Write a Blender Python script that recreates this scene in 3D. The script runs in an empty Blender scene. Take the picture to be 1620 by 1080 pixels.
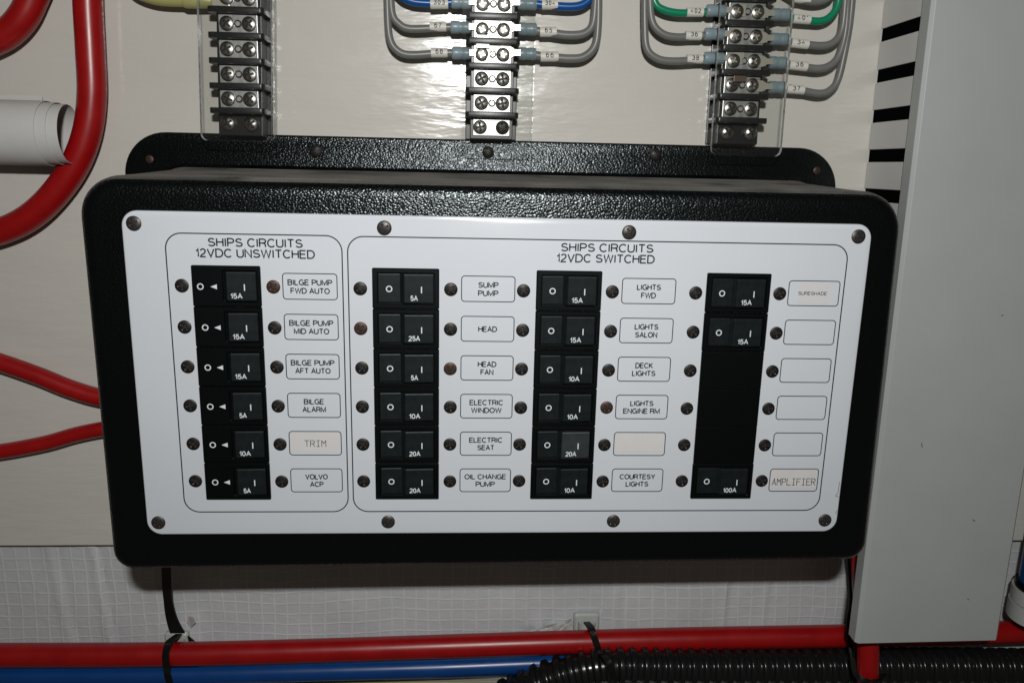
import bpy, bmesh, math, random
from mathutils import Vector, Matrix, noise

# ---------------------------------------------------------------- camera, light, exposure
SC = bpy.context.scene
COL = SC.collection
MM = 0.001
CAM = Vector((-9.6995, -362.765, 104.4336))          # millimetres, panel face is the plane y = 0
ROT = Matrix(((0.99825061, -0.00983556, -0.05830080),
              (-0.05472807, 0.21942125, -0.97409402),
              (0.02237320, 0.97558063, 0.21849912)))
cd = bpy.data.cameras.new('camera'); cam = bpy.data.objects.new('camera', cd); COL.objects.link(cam)
cam.matrix_world = Matrix.Translation(CAM * MM) @ ROT.to_4x4()
cd.sensor_width = 36.0; cd.lens = 1240 / 1620 * 36; cd.clip_start = 0.01; cd.clip_end = 50
SC.camera = cam

w = bpy.data.worlds.new('World'); SC.world = w; w.use_nodes = True
bg = w.node_tree.nodes['Background']
bg.inputs[0].default_value = (1.0, 0.92, 0.74, 1); bg.inputs[1].default_value = 0.04

FL = Vector((-4, -446, 228))                          # the camera's pop-up flash: up and behind the lens
ld = bpy.data.lights.new('camera_flash', 'AREA'); ld.shape = 'RECTANGLE'; ld.size = 0.030; ld.size_y = 0.014
ld.energy = 2.35; ld.color = (1.0, 0.985, 0.96); ld.spread = math.radians(175)
lo = bpy.data.objects.new('camera_flash', ld); COL.objects.link(lo)
lo.location = FL * MM
lo.rotation_euler = (Vector((8, 60, 0)) - FL).to_track_quat('-Z', 'Y').to_euler()

SC.view_settings.view_transform = 'Standard'; SC.view_settings.look = 'None'
SC.view_settings.exposure = 0.0; SC.view_settings.gamma = 1.0
SC.render.engine = 'CYCLES'
SC.cycles.max_bounces = 8; SC.cycles.transparent_max_bounces = 16

random.seed(4)
WALL = 95.0


def at(px, py, y):
    """point (mm) on the plane y seen at photograph pixel px, py"""
    v = ROT @ Vector(((px - 810) / 1240, (540 - py) / 1240, -1.0))
    return CAM + v * ((y - CAM.y) / v.y)


# ---------------------------------------------------------------- materials
def mat(name, color, rough=0.5, metal=0.0, coat=0.0, bump=None, var=None, spec=0.5, sss=None, alpha=None, coat_rough=0.05):
    """bump = list of (kind, scale, distance_mm, stretch xyz); var = (scale, amount, stretch)"""
    m = bpy.data.materials.new(name); m.use_nodes = True
    nt = m.node_tree; N = nt.nodes; L = nt.links; b = N['Principled BSDF']
    b.inputs['Base Color'].default_value = (*color, 1)
    b.inputs['Roughness'].default_value = rough; b.inputs['Metallic'].default_value = metal
    b.inputs['Coat Weight'].default_value = coat; b.inputs['Coat Roughness'].default_value = coat_rough
    b.inputs['Specular IOR Level'].default_value = spec
    tc = N.new('ShaderNodeTexCoord')

    def coords(stretch):
        mp = N.new('ShaderNodeMapping'); mp.inputs['Scale'].default_value = stretch
        L.new(tc.outputs['Object'], mp.inputs['Vector']); return mp.outputs[0]
    if var:
        n = N.new('ShaderNodeTexNoise'); n.inputs['Scale'].default_value = var[0]; n.inputs['Detail'].default_value = 6
        L.new(coords(var[2] if len(var) > 2 else (1, 1, 1)), n.inputs['Vector'])
        mx = N.new('ShaderNodeMix'); mx.data_type = 'RGBA'
        a = var[1]
        mx.inputs[6].default_value = (*[c * (1 - a) for c in color], 1)
        mx.inputs[7].default_value = (*[min(1, c * (1 + a)) for c in color], 1)
        L.new(n.outputs[0], mx.inputs[0]); L.new(mx.outputs[2], b.inputs['Base Color'])
        mr = N.new('ShaderNodeMapRange'); mr.inputs[3].default_value = max(0.02, rough * 0.8); mr.inputs[4].default_value = min(1, rough * 1.25)
        L.new(n.outputs[0], mr.inputs[0]); L.new(mr.outputs[0], b.inputs['Roughness'])
    prev = None
    for (kind, scale, dist, st) in (bump or []):
        if kind == 'noise':
            t = N.new('ShaderNodeTexNoise'); t.inputs['Detail'].default_value = 3; o = t.outputs[0]
        else:
            t = N.new('ShaderNodeTexVoronoi'); t.feature = 'SMOOTH_F1'; t.inputs['Smoothness'].default_value = 0.6; o = t.outputs[0]
        t.inputs['Scale'].default_value = scale
        L.new(coords(st), t.inputs['Vector'])
        bp = N.new('ShaderNodeBump'); bp.inputs['Distance'].default_value = dist * MM; bp.inputs['Strength'].default_value = 1.0
        if kind == 'voronoi': bp.invert = True
        L.new(o, bp.inputs['Height'])
        if prev: L.new(prev.outputs[0], bp.inputs['Normal'])
        prev = bp
    if prev:
        L.new(prev.outputs[0], b.inputs['Normal'])
        if coat: L.new(prev.outputs[0], b.inputs['Coat Normal'])
    return m


M = {}
M['wall'] = mat('cream_painted_board', (0.53, 0.515, 0.475), 0.16, var=(9, 0.05, (1, 1, 3)), spec=0.5,
                bump=[('noise', 34, 0.85, (0.6, 1, 2.2)), ('noise', 110, 0.20, (0.5, 1, 2.2)), ('noise', 900, 0.010, (0.3, 1, 1.5))])
M['plate'] = mat('white_engraved_plate', (0.585, 0.62, 0.665), 0.13, spec=0.32, var=(22, 0.03), bump=[('noise', 500, 0.004, (1, 1, 1))])
M['leather'] = mat('black_grained_plastic', (0.0008, 0.0015, 0.0017), 0.25, spec=0.5,
                   bump=[('voronoi', 960, 0.20, (1, 1, 1.35)), ('noise', 1500, 0.05, (1, 1, 1))])
M['black'] = mat('black_satin_plastic', (0.0010, 0.0017, 0.0019), 0.36, spec=0.26, bump=[('noise', 1800, 0.01, (1, 1, 1))])
M['rocker'] = mat('black_rocker_plastic', (0.0062, 0.0085, 0.0088), 0.46, spec=0.25, var=(300, 0.35), bump=[('noise', 2600, 0.02, (1, 1, 1))])
M['rocker_dusty'] = mat('dusty_black_rocker_plastic', (0.019, 0.024, 0.026), 0.5, spec=0.5, var=(200, 0.5))
M['ink'] = mat('black_print', (0.018, 0.020, 0.03), 0.5, spec=0.3)
M['white_ink'] = mat('white_print', (0.62, 0.68, 0.70), 0.5)
M['tape'] = mat('label_tape', (0.59, 0.58, 0.575), 0.4, var=(90, 0.05))
M['tape_white'] = mat('clean_label_tape', (0.60, 0.60, 0.61), 0.35)
M['screw'] = mat('blackened_screw', (0.019, 0.017, 0.015), 0.45, metal=0.55, var=(700, 0.5))
M['screw_rust'] = mat('rusty_screw', (0.062, 0.034, 0.024), 0.5, metal=0.5, var=(900, 0.6))
M['screw_grey'] = mat('grey_screw', (0.065, 0.06, 0.056), 0.42, metal=0.7, var=(700, 0.4))
M['recess'] = mat('painted_shade_screw_recess', (0.035, 0.032, 0.03), 0.55, metal=0.4)  # dark colour stands in for slot shade, so the flash doesn't glare there
M['nickel'] = mat('nickel_screw', (0.30, 0.29, 0.27), 0.34, metal=1.0, var=(500, 0.25), bump=[('noise', 900, 0.02, (1, 1, 1))])
M['tin'] = mat('tinned_plate', (0.40, 0.40, 0.40), 0.36, metal=0.85, var=(260, 0.3), bump=[('noise', 500, 0.02, (1, 1, 1))])
M['lug'] = mat('tinned_lug', (0.55, 0.52, 0.44), 0.35, metal=0.7)
M['copper'] = mat('dull_copper', (0.12, 0.085, 0.06), 0.45, metal=0.7)
M['strip'] = mat('black_terminal_plastic', (0.010, 0.010, 0.011), 0.32, spec=0.4, bump=[('noise', 900, 0.02, (1, 1, 1))])
M['red'] = mat('red_cable_sheath', (0.28, 0.003, 0.004), 0.33, var=(70, 0.22), bump=[('noise', 120, 0.05, (1, 1, 1))])
M['blue'] = mat('blue_cable_sheath', (0.003, 0.045, 0.19), 0.30, var=(60, 0.12))
M['bluewire'] = mat('blue_wire_sheath', (0.002, 0.07, 0.26), 0.3)
M['grey'] = mat('grey_wire_sheath', (0.145, 0.147, 0.138), 0.35, var=(80, 0.08))
M['green'] = mat('green_wire_sheath', (0.003, 0.20, 0.10), 0.3)
M['yellow'] = mat('yellow_wire_sheath', (0.30, 0.29, 0.10), 0.38)
M['yellow_sleeve'] = mat('olive_yellow_crimp', (0.33, 0.32, 0.13), 0.4)
M['sleeve'] = mat('pale_blue_crimp', (0.20, 0.27, 0.30), 0.35, var=(300, 0.12))
M['marker'] = mat('white_wire_marker', (0.58, 0.57, 0.52), 0.45)
M['duct'] = mat('grey_duct_plastic', (0.375, 0.40, 0.392), 0.42, var=(30, 0.07), bump=[('noise', 700, 0.006, (1, 1, 1))])
M['ductside'] = mat('pale_duct_plastic', (0.56, 0.56, 0.545), 0.5, var=(25, 0.03))
M['dark'] = mat('painted_duct_shade', (0.003, 0.003, 0.003), 0.9, spec=0.0)  # shade inside the duct, put into the colour
M['paper'] = mat('white_paper', (0.52, 0.515, 0.50), 0.6, var=(40, 0.03), bump=[('noise', 60, 0.2, (1, 1, 1))])
M['conduit'] = mat('black_conduit', (0.008, 0.009, 0.009), 0.22, spec=0.5)
M['tie'] = mat('black_nylon', (0.005, 0.006, 0.005), 0.5, spec=0.25)
M['mount'] = mat('white_nylon_mount', (0.42, 0.44, 0.42), 0.4)
M['foam'] = mat('pale_boards_below', (0.36, 0.36, 0.33), 0.5, var=(30, 0.1))


for k_ in ('leather', 'black', 'rocker'): M[k_].node_tree.nodes['Principled BSDF'].inputs['Specular Tint'].default_value = (0.86, 0.96, 1.0, 1)


def dusty():
    m = mat('dusty_grained_plastic', (0.0008, 0.0015, 0.0017), 0.3, bump=[('voronoi', 960, 0.10, (1, 1, 1)), ('noise', 1500, 0.05, (1, 1, 1))])
    nt = m.node_tree; N = nt.nodes; L = nt.links; b = N['Principled BSDF']
    g = N.new('ShaderNodeNewGeometry'); s = N.new('ShaderNodeSeparateXYZ'); L.new(g.outputs['True Normal'], s.inputs[0])
    r = N.new('ShaderNodeMapRange'); r.inputs[1].default_value = 0.75; r.inputs[2].default_value = 1.0; L.new(s.outputs[2], r.inputs[0])
    n = N.new('ShaderNodeTexNoise'); n.inputs['Scale'].default_value = 38; n.inputs['Detail'].default_value = 7
    tc = N.new('ShaderNodeTexCoord'); L.new(tc.outputs['Object'], n.inputs['Vector'])
    r2 = N.new('ShaderNodeMapRange'); r2.inputs[1].default_value = 0.30; r2.inputs[2].default_value = 0.62; r2.inputs[3].default_value = 0.25; L.new(n.outputs[0], r2.inputs[0])
    mu = N.new('ShaderNodeMath'); mu.operation = 'MULTIPLY'; L.new(r.outputs[0], mu.inputs[0]); L.new(r2.outputs[0], mu.inputs[1])
    mx = N.new('ShaderNodeMix'); mx.data_type = 'RGBA'
    mx.inputs[6].default_value = (0.0016, 0.0032, 0.0036, 1); mx.inputs[7].default_value = (0.185, 0.175, 0.16, 1)
    L.new(mu.outputs[0], mx.inputs[0]); L.new(mx.outputs[2], b.inputs['Base Color'])
    m2 = N.new('ShaderNodeMapRange'); m2.inputs[3].default_value = 0.28; m2.inputs[4].default_value = 0.95
    L.new(mu.outputs[0], m2.inputs[0]); L.new(m2.outputs[0], b.inputs['Roughness'])
    return m


M['dusty'] = dusty()


def scrim():
    """reinforced white sheeting: a square scrim of threads shows through a thin skin"""
    m = mat('scrim_reinforced_sheeting', (0.4, 0.41, 0.41), 0.42)
    nt = m.node_tree; N = nt.nodes; L = nt.links; b = N['Principled BSDF']
    tc = N.new('ShaderNodeTexCoord')
    nz = N.new('ShaderNodeTexNoise'); nz.inputs['Scale'].default_value = 14; nz.inputs['Detail'].default_value = 3; L.new(tc.outputs['Object'], nz.inputs['Vector'])
    sb = N.new('ShaderNodeVectorMath'); sb.operation = 'SUBTRACT'; sb.inputs[1].default_value = (0.5, 0.5, 0.5); L.new(nz.outputs['Color'], sb.inputs[0])
    sc_ = N.new('ShaderNodeVectorMath'); sc_.operation = 'SCALE'; sc_.inputs['Scale'].default_value = 0.010; L.new(sb.outputs[0], sc_.inputs[0])
    ad = N.new('ShaderNodeVectorMath'); ad.operation = 'ADD'; L.new(tc.outputs['Object'], ad.inputs[0]); L.new(sc_.outputs[0], ad.inputs[1])
    sp = N.new('ShaderNodeSeparateXYZ'); L.new(ad.outputs[0], sp.inputs[0])

    def lines(out, pitch, width):
        d = N.new('ShaderNodeMath'); d.operation = 'DIVIDE'; d.inputs[1].default_value = pitch * MM; L.new(out, d.inputs[0])
        f = N.new('ShaderNodeMath'); f.operation = 'PINGPONG'; f.inputs[1].default_value = 0.5; L.new(d.outputs[0], f.inputs[0])
        r = N.new('ShaderNodeMapRange'); r.interpolation_type = 'SMOOTHSTEP'
        r.inputs[1].default_value = 0.0; r.inputs[2].default_value = width; r.inputs[3].default_value = 1; r.inputs[4].default_value = 0
        L.new(f.outputs[0], r.inputs[0]); return r.outputs[0]
    a = lines(sp.outputs[0], 8.3, 0.13); c = lines(sp.outputs[2], 7.9, 0.12)
    mxm = N.new('ShaderNodeMath'); mxm.operation = 'MAXIMUM'; L.new(a, mxm.inputs[0]); L.new(c, mxm.inputs[1])
    n2 = N.new('ShaderNodeTexNoise'); n2.inputs['Scale'].default_value = 45; n2.inputs['Detail'].default_value = 5; L.new(tc.outputs['Object'], n2.inputs['Vector'])
    fa = N.new('ShaderNodeMath'); fa.operation = 'MULTIPLY'; L.new(mxm.outputs[0], fa.inputs[0]); L.new(n2.outputs[0], fa.inputs[1])
    mx = N.new('ShaderNodeMix'); mx.data_type = 'RGBA'
    mx.inputs[6].default_value = (0.50, 0.515, 0.53, 1); mx.inputs[7].default_value = (0.64, 0.65, 0.665, 1)
    L.new(fa.outputs[0], mx.inputs[0])
    m2 = N.new('ShaderNodeMix'); m2.data_type = 'RGBA'; m2.blend_type = 'MULTIPLY'; m2.inputs[0].default_value = 0.35
    L.new(mx.outputs[2], m2.inputs[6])
    rr_ = N.new('ShaderNodeMapRange'); rr_.inputs[3].default_value = 0.6; rr_.inputs[4].default_value = 1.3
    n3 = N.new('ShaderNodeTexNoise'); n3.inputs['Scale'].default_value = 25; L.new(tc.outputs['Object'], n3.inputs['Vector']); L.new(n3.outputs[0], rr_.inputs[0])
    L.new(rr_.outputs[0], m2.inputs[7]); L.new(m2.outputs[2], b.inputs['Base Color'])
    bp = N.new('ShaderNodeBump'); bp.inputs['Distance'].default_value = 0.16 * MM; L.new(mxm.outputs[0], bp.inputs['Height'])
    n4 = N.new('ShaderNodeTexNoise'); n4.inputs['Scale'].default_value = 160; n4.inputs['Detail'].default_value = 4; L.new(tc.outputs['Object'], n4.inputs['Vector'])
    b2 = N.new('ShaderNodeBump'); b2.inputs['Distance'].default_value = 0.5 * MM; L.new(n4.outputs[0], b2.inputs['Height']); L.new(bp.outputs[0], b2.inputs['Normal'])
    L.new(b2.outputs[0], b.inputs['Normal'])
    return m


M['scrim'] = scrim()


def acrylic(name, tint, milky):
    m = bpy.data.materials.new(name); m.use_nodes = True
    nt = m.node_tree; N = nt.nodes; L = nt.links; N.remove(N['Principled BSDF']); out = N['Material Output']
    t = N.new('ShaderNodeBsdfTransparent'); t.inputs[0].default_value = (*tint, 1)
    g = N.new('ShaderNodeBsdfGlossy'); g.inputs['Roughness'].default_value = 0.05
    f = N.new('ShaderNodeFresnel'); f.inputs[0].default_value = 1.49
    a = N.new('ShaderNodeMixShader'); L.new(f.outputs[0], a.inputs[0]); L.new(t.outputs[0], a.inputs[1]); L.new(g.outputs[0], a.inputs[2])
    d = N.new('ShaderNodeBsdfDiffuse'); d.inputs[0].default_value = (0.55, 0.57, 0.55, 1)
    c = N.new('ShaderNodeMixShader'); L.new(a.outputs[0], c.inputs[1]); L.new(d.outputs[0], c.inputs[2])
    if milky > 0.1:
        n = N.new('ShaderNodeTexNoise'); n.inputs['Scale'].default_value = 500; n.inputs['Detail'].default_value = 4
        tc = N.new('ShaderNodeTexCoord'); L.new(tc.outputs['Object'], n.inputs['Vector'])
        r = N.new('ShaderNodeMapRange'); r.inputs[1].default_value = 0.3; r.inputs[2].default_value = 0.7; r.inputs[3].default_value = milky * 0.5; r.inputs[4].default_value = min(1, milky * 1.3)
        L.new(n.outputs[0], r.inputs[0]); L.new(r.outputs[0], c.inputs[0])
    else:
        c.inputs[0].default_value = milky
    L.new(c.outputs[0], out.inputs['Surface'])
    return m


M['clear'] = acrylic('clear_acrylic', (0.97, 0.975, 0.97), 0.003)
M['dark_edge'] = acrylic('shaded_acrylic_edge', (0.22, 0.23, 0.23), 0.12)  # dark refraction along the middle cover's edge, put into the tint
M['clear_edge'] = acrylic('sawn_acrylic_edge', (0.62, 0.64, 0.63), 0.6)


# ---------------------------------------------------------------- mesh helpers (all in mm)
class MB:
    def __init__(s): s.v = []; s.f = []; s.m = []; s.sm = []

    def add(s, vs, fs, mi=0, smooth=False):
        o = len(s.v); s.v += [tuple(p) for p in vs]
        for f in fs: s.f.append([i + o for i in f]); s.m.append(mi); s.sm.append(smooth)

    def box(s, x0, x1, y0, y1, z0, z1, mi=0):
        v = [(x0, y0, z0), (x1, y0, z0), (x1, y1, z0), (x0, y1, z0), (x0, y0, z1), (x1, y0, z1), (x1, y1, z1), (x0, y1, z1)]
        s.add(v, [(0, 3, 2, 1), (4, 5, 6, 7), (0, 1, 5, 4), (1, 2, 6, 5), (2, 3, 7, 6), (3, 0, 4, 7)], mi)

    def loft(s, rings, cap0=True, cap1=True, mi=0, smooth=True, capmi=None):
        n = len(rings[0]); o = len(s.v)
        vs = [p for r in rings for p in r]
        fs = [(i * n + j, i * n + (j + 1) % n, (i + 1) * n + (j + 1) % n, (i + 1) * n + j) for i in range(len(rings) - 1) for j in range(n)]
        s.add(vs, fs, mi, smooth)
        cm = mi if capmi is None else capmi
        if cap0: s.f.append([o + j for j in range(n)][::-1]); s.m.append(cm); s.sm.append(False)
        if cap1: s.f.append([o + (len(rings) - 1) * n + j for j in range(n)]); s.m.append(cm); s.sm.append(False)

    def tube(s, pts, rad, seg=14, caps=True, mi=0):
        pts = [Vector(p) for p in pts]; rings = []
        up = Vector((0, 1, 0.01)).normalized(); N_ = len(pts)
        for i, p in enumerate(pts):
            t = (pts[min(i + 1, N_ - 1)] - pts[max(i - 1, 0)]).normalized()
            a = up.cross(t); a = a.normalized() if a.length > 1e-4 else Vector((1, 0, 0)); b = t.cross(a)
            r = rad(i, N_) if callable(rad) else rad
            rings.append([p + (a * math.cos(q) + b * math.sin(q)) * r for q in [2 * math.pi * k / seg for k in range(seg)]])
        s.loft(rings, caps, caps, mi)

    def strap(s, pts, width, thick, side, mi=0):
        """flat strap: side = vector across the strap"""
        pts = [Vector(p) for p in pts]; rings = []; N_ = len(pts)
        for i, p in enumerate(pts):
            t = (pts[min(i + 1, N_ - 1)] - pts[max(i - 1, 0)]).normalized()
            w_ = width(i / (N_ - 1)) if callable(width) else width
            a = Vector(side); a = (a - t * a.dot(t)).normalized() * w_ / 2; b = t.cross(a).normalized() * thick / 2
            rings.append([p - a - b, p + a - b, p + a + b, p - a + b])
        s.loft(rings, True, True, mi, False)

    def build(s, name, m, parent=None, loc=None, bevel=0.0, mesh_only=False, angle=35):
        me = bpy.data.meshes.new(name)
        loc = Vector(loc) if loc is not None else (WL[parent.name] if parent else Vector((0, 0, 0)))
        me.from_pydata([((x - loc.x) * MM, (y - loc.y) * MM, (z - loc.z) * MM) for x, y, z in s.v], [], s.f)
        for mm_ in (m if isinstance(m, (list, tuple)) else [m]): me.materials.append(mm_)
        me.polygons.foreach_set('material_index', s.m); me.polygons.foreach_set('use_smooth', s.sm)
        bm = bmesh.new(); bm.from_mesh(me); bmesh.ops.recalc_face_normals(bm, faces=bm.faces)
        if bevel:
            ed = [e for e in bm.edges if len(e.link_faces) == 2 and e.calc_face_angle(0) > 0.7]
            bmesh.ops.bevel(bm, geom=ed, offset=bevel * MM, segments=2, profile=0.6, affect='EDGES', clamp_overlap=True)
        bm.to_mesh(me); bm.free(); me.update()
        if any(s.sm): me.set_sharp_from_angle(angle=math.radians(angle))
        if mesh_only: return me
        return put(name, me, parent, loc)


WL = {}


def put(name, me, parent=None, loc=(0, 0, 0)):
    o = bpy.data.objects.new(name, me); COL.objects.link(o)
    loc = Vector(loc); WL[o.name] = loc
    if parent:
        o.parent = parent; o.location = (loc - WL[parent.name]) * MM
    else:
        o.location = loc * MM
    return o


def thing(name, label, cat, loc, group=None):
    o = bpy.data.objects.new(name, None); o.empty_display_size = 0.01; COL.objects.link(o)
    o.location = Vector(loc) * MM; WL[o.name] = Vector(loc)
    tag(o, label, cat, group); return o


def tag(o, label, cat, group=None):
    o['label'] = label; o['category'] = cat
    if group: o['group'] = group


def rr(x0, x1, z0, z1, r, n=8):
    """rounded rectangle outline (x, z), r = radius or (tl, tr, br, bl)"""
    tl, tr, br, bl = r if isinstance(r, (tuple, list)) else (r, r, r, r)
    out = []
    for (cx, cz, rad, a0) in ((x1 - tr, z1 - tr, tr, 90), (x1 - br, z0 + br, br, 0), (x0 + bl, z0 + bl, bl, -90), (x0 + tl, z1 - tl, tl, -180)):
        for k in range(n + 1):
            a = math.radians(a0 - 90 * k / n)
            out.append((cx + rad * math.cos(a), cz + rad * math.sin(a)))
    return out


def smooth_path(ctrl, n=10):
    P = [Vector(p) for p in ctrl]; P = [P[0] * 2 - P[1]] + P + [P[-1] * 2 - P[-2]]; out = []
    for i in range(1, len(P) - 2):
        a, b, c, d = P[i - 1:i + 3]
        for k in range(n):
            t = k / n
            out.append(0.5 * ((2 * b) + (c - a) * t + (2 * a - 5 * b + 4 * c - d) * t * t + (3 * b - 3 * c + d - a) * t ** 3))
    out.append(P[-2]); return out


def frame_line(mb, x0, x1, z0, z1, r, wd, y, th=0.06):
    o = rr(x0, x1, z0, z1, r); i = rr(x0 + wd, x1 - wd, z0 + wd, z1 - wd, max(0.1, r - wd)); n = len(o)
    v = [(x, y - th, z) for x, z in o] + [(x, y - th, z) for x, z in i] + [(x, y, z) for x, z in o] + [(x, y, z) for x, z in i]
    f = []
    for j in range(n):
        k = (j + 1) % n
        f += [(j, k, n + k, n + j), (2 * n + j, 2 * n + k, k, j), (n + j, n + k, 3 * n + k, 3 * n + j)]
    mb.add(v, f)


# a plain grotesque capital alphabet drawn as strokes: cap height 1, widths in the first item
def _arc(cx, cy, rx, ry, a0, a1, n=10):
    return [(cx + rx * math.cos(math.radians(a0 + (a1 - a0) * k / n)), cy + ry * math.sin(math.radians(a0 + (a1 - a0) * k / n))) for k in range(n + 1)]


_S = _arc(.32, .735, .27, .235, 25, 180, 9) + _arc(.32, .735, .27, .215, 180, 262, 5)[1:] + _arc(.32, .265, .30, .245, 82, 0, 5) + _arc(.32, .265, .30, .235, 0, -160, 10)[1:]
_3 = _arc(.27, .75, .23, .22, 160, -90, 10) + _arc(.27, .27, .26, .26, 90, -160, 12)[1:]
GL = {
    'A': (.66, [[(0, 0), (.33, 1), (.66, 0)], [(.11, .33), (.55, .33)]]),
    'B': (.60, [[(.33, 0), (0, 0), (0, 1), (.33, 1)] + _arc(.33, .765, .23, .235, 90, -90) + [(.33, .53), (0, .53)], [(.33, .53)] + _arc(.33, .265, .27, .265, 90, -90)]),
    'C': (.68, [_arc(.36, .5, .36, .5, 42, 318, 18)]),
    'D': (.66, [[(0, 0), (0, 1), (.27, 1)] + _arc(.27, .5, .39, .5, 90, -90, 14) + [(.27, 0), (0, 0)]]),
    'E': (.55, [[(.55, 1), (0, 1), (0, 0), (.56, 0)], [(0, .53), (.50, .53)]]),
    'F': (.52, [[(.53, 1), (0, 1), (0, 0)], [(0, .52), (.46, .52)]]),
    'G': (.70, [_arc(.36, .5, .36, .5, 45, 318, 18) + [(.68, .12), (.68, .47), (.40, .47)]]),
    'H': (.60, [[(0, 0), (0, 1)], [(.60, 0), (.60, 1)], [(0, .53), (.60, .53)]]),
    'I': (.08, [[(.04, 0), (.04, 1)]]),
    'K': (.60, [[(0, 0), (0, 1)], [(.56, 1), (0, .38)], [(.19, .58), (.60, 0)]]),
    'L': (.48, [[(0, 1), (0, 0), (.49, 0)]]),
    'M': (.72, [[(0, 0), (0, 1), (.36, .08), (.72, 1), (.72, 0)]]),
    'N': (.60, [[(0, 0), (0, 1), (.60, 0), (.60, 1)]]),
    'O': (.74, [_arc(.37, .5, .37, .5, 90, 450, 24)]),
    'P': (.57, [[(0, 0), (0, 1), (.31, 1)] + _arc(.31, .73, .27, .27, 90, -90) + [(.31, .46), (0, .46)]]),
    'R': (.60, [[(0, 0), (0, 1), (.33, 1)] + _arc(.33, .745, .26, .255, 90, -90) + [(.33, .49), (0, .49)], [(.33, .49), (.50, .42), (.55, .25), (.56, .08), (.61, 0)]]),
    'S': (.63, [_S]),
    'T': (.60, [[(0, 1), (.60, 1)], [(.30, 1), (.30, 0)]]),
    'U': (.60, [[(0, 1), (0, .30)] + _arc(.30, .30, .30, .30, 180, 360, 12) + [(.60, .30), (.60, 1)]]),
    'V': (.64, [[(0, 1), (.32, 0), (.64, 1)]]),
    'W': (.92, [[(0, 1), (.22, 0), (.46, 1), (.70, 0), (.92, 1)]]),
    'Y': (.62, [[(0, 1), (.31, .42), (.62, 1)], [(.31, .42), (.31, 0)]]),
    '0': (.48, [_arc(.24, .5, .24, .5, 90, 450, 20)]),
    '1': (.24, [[(0, .74), (.14, .80), (.22, 1), (.22, 0)]]),
    '2': (.50, [_arc(.25, .74, .23, .26, 170, -20, 10) + [(.38, .46), (.08, .20), (.01, 0), (.50, 0)]]),
    '3': (.52, [_3]),
    '4': (.52, [[(.38, 0), (.38, 1), (0, .30), (.52, .30)]]),
    '5': (.50, [[(.46, 1), (.10, 1), (.04, .50)] + _arc(.25, .32, .25, .31, 130, -150, 14)]),
    '6': (.50, [_arc(.25, .31, .25, .31, 90, 450, 16), [(.01, .36)] + _arc(.28, .55, .27, .45, 180, 50, 8)]),
    '7': (.50, [[(0, 1), (.50, 1), (.26, .45), (.18, 0)]]),
    '8': (.50, [_arc(.25, .76, .22, .24, 90, 450, 16), _arc(.25, .265, .26, .265, 90, 450, 16)]),
}
_tc = {}


def ribbon(mb, pts, wd, y=0.0):
    closed = (Vector(pts[0]) - Vector(pts[-1])).length < 1e-4
    P = [Vector((p[0], p[1])) for p in pts]
    Q = [P[0]]
    for p in P[1:]:
        if (p - Q[-1]).length > 1e-4: Q.append(p)
    P = Q; n = len(P); L = []; R = []
    for i in range(n):
        a = (P[i] - P[i - 1]) if i > 0 else ((P[-1] - P[-2]) if closed else None)
        b = (P[i + 1] - P[i]) if i < n - 1 else ((P[1] - P[0]) if closed else None)
        ta = (a or b).normalized(); tb = (b or a).normalized()
        na = Vector((-ta.y, ta.x)); nb = Vector((-tb.y, tb.x)); m_ = na + nb
        m_ = m_.normalized() if m_.length > 1e-3 else na
        k = wd / 2 / max(0.45, m_.dot(na)); p = P[i].copy()
        L.append(p + m_ * k); R.append(p - m_ * k)
    o = len(mb.v)
    for i in range(n): mb.v += [(L[i].x, y, L[i].y), (R[i].x, y, R[i].y)]
    for i in range(n - 1): mb.f.append([o + 2 * i, o + 2 * i + 1, o + 2 * i + 3, o + 2 * i + 2]); mb.m.append(0); mb.sm.append(False)


def text_mesh(body, w, h, m, weight=0.15, track=0.19):
    """letters as thin ink lying in x-z, centred, cap height h mm, total width w mm"""
    key = (body, round(w, 2), h, m.name, weight, track)
    if key in _tc: return _tc[key]
    x = 0.0; pl_ = []
    for ch in body:
        if ch == ' ': x += .36; continue
        gw, st = GL[ch]; pl_.append((x, st)); x += gw + track
    x -= track; hh = h * (1 - weight); sx = (w - h * weight) / x
    mb = MB()
    for k, (ox, st) in enumerate(pl_):
        for q in st: ribbon(mb, [((ox + a) * sx - (w - h * weight) / 2, b * hh - hh / 2) for a, b in q], h * weight, -0.0015 * (k % 2))
    me = mb.build('print', m, mesh_only=True, loc=(0, 0, 0))
    for p in me.polygons:
        if p.normal.y > 0: p.flip()
    _tc[key] = me
    return me


def text(name, body, cx, cz, y, h, w, m, parent, weight=0.15):
    return put(name, text_mesh(body, w, h, m, weight), parent, (cx, y, cz))


STROKES = {'T': [[(0, 6), (4, 6)], [(2, 6), (2, 0)]], 'R': [[(0, 0), (0, 6), (3, 6), (4, 5), (4, 4), (3, 3), (0, 3)], [(2, 3), (4, 0)]],
           'I': [[(.7, 6), (3.3, 6)], [(2, 6), (2, 0)], [(.7, 0), (3.3, 0)]], 'M': [[(0, 0), (0, 6), (2, 3), (4, 6), (4, 0)]],
           'A': [[(0, 0), (2, 6), (4, 0)], [(.7, 2), (3.3, 2)]], 'P': [[(0, 0), (0, 6), (3, 6), (4, 5), (4, 4), (3, 3), (0, 3)]],
           'L': [[(0, 6), (0, 0), (4, 0)]], 'F': [[(4, 6), (0, 6), (0, 0)], [(0, 3.2), (3, 3.2)]], 'E': [[(4, 6), (0, 6), (0, 0), (4, 0)], [(0, 3.2), (3, 3.2)]]}


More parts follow.
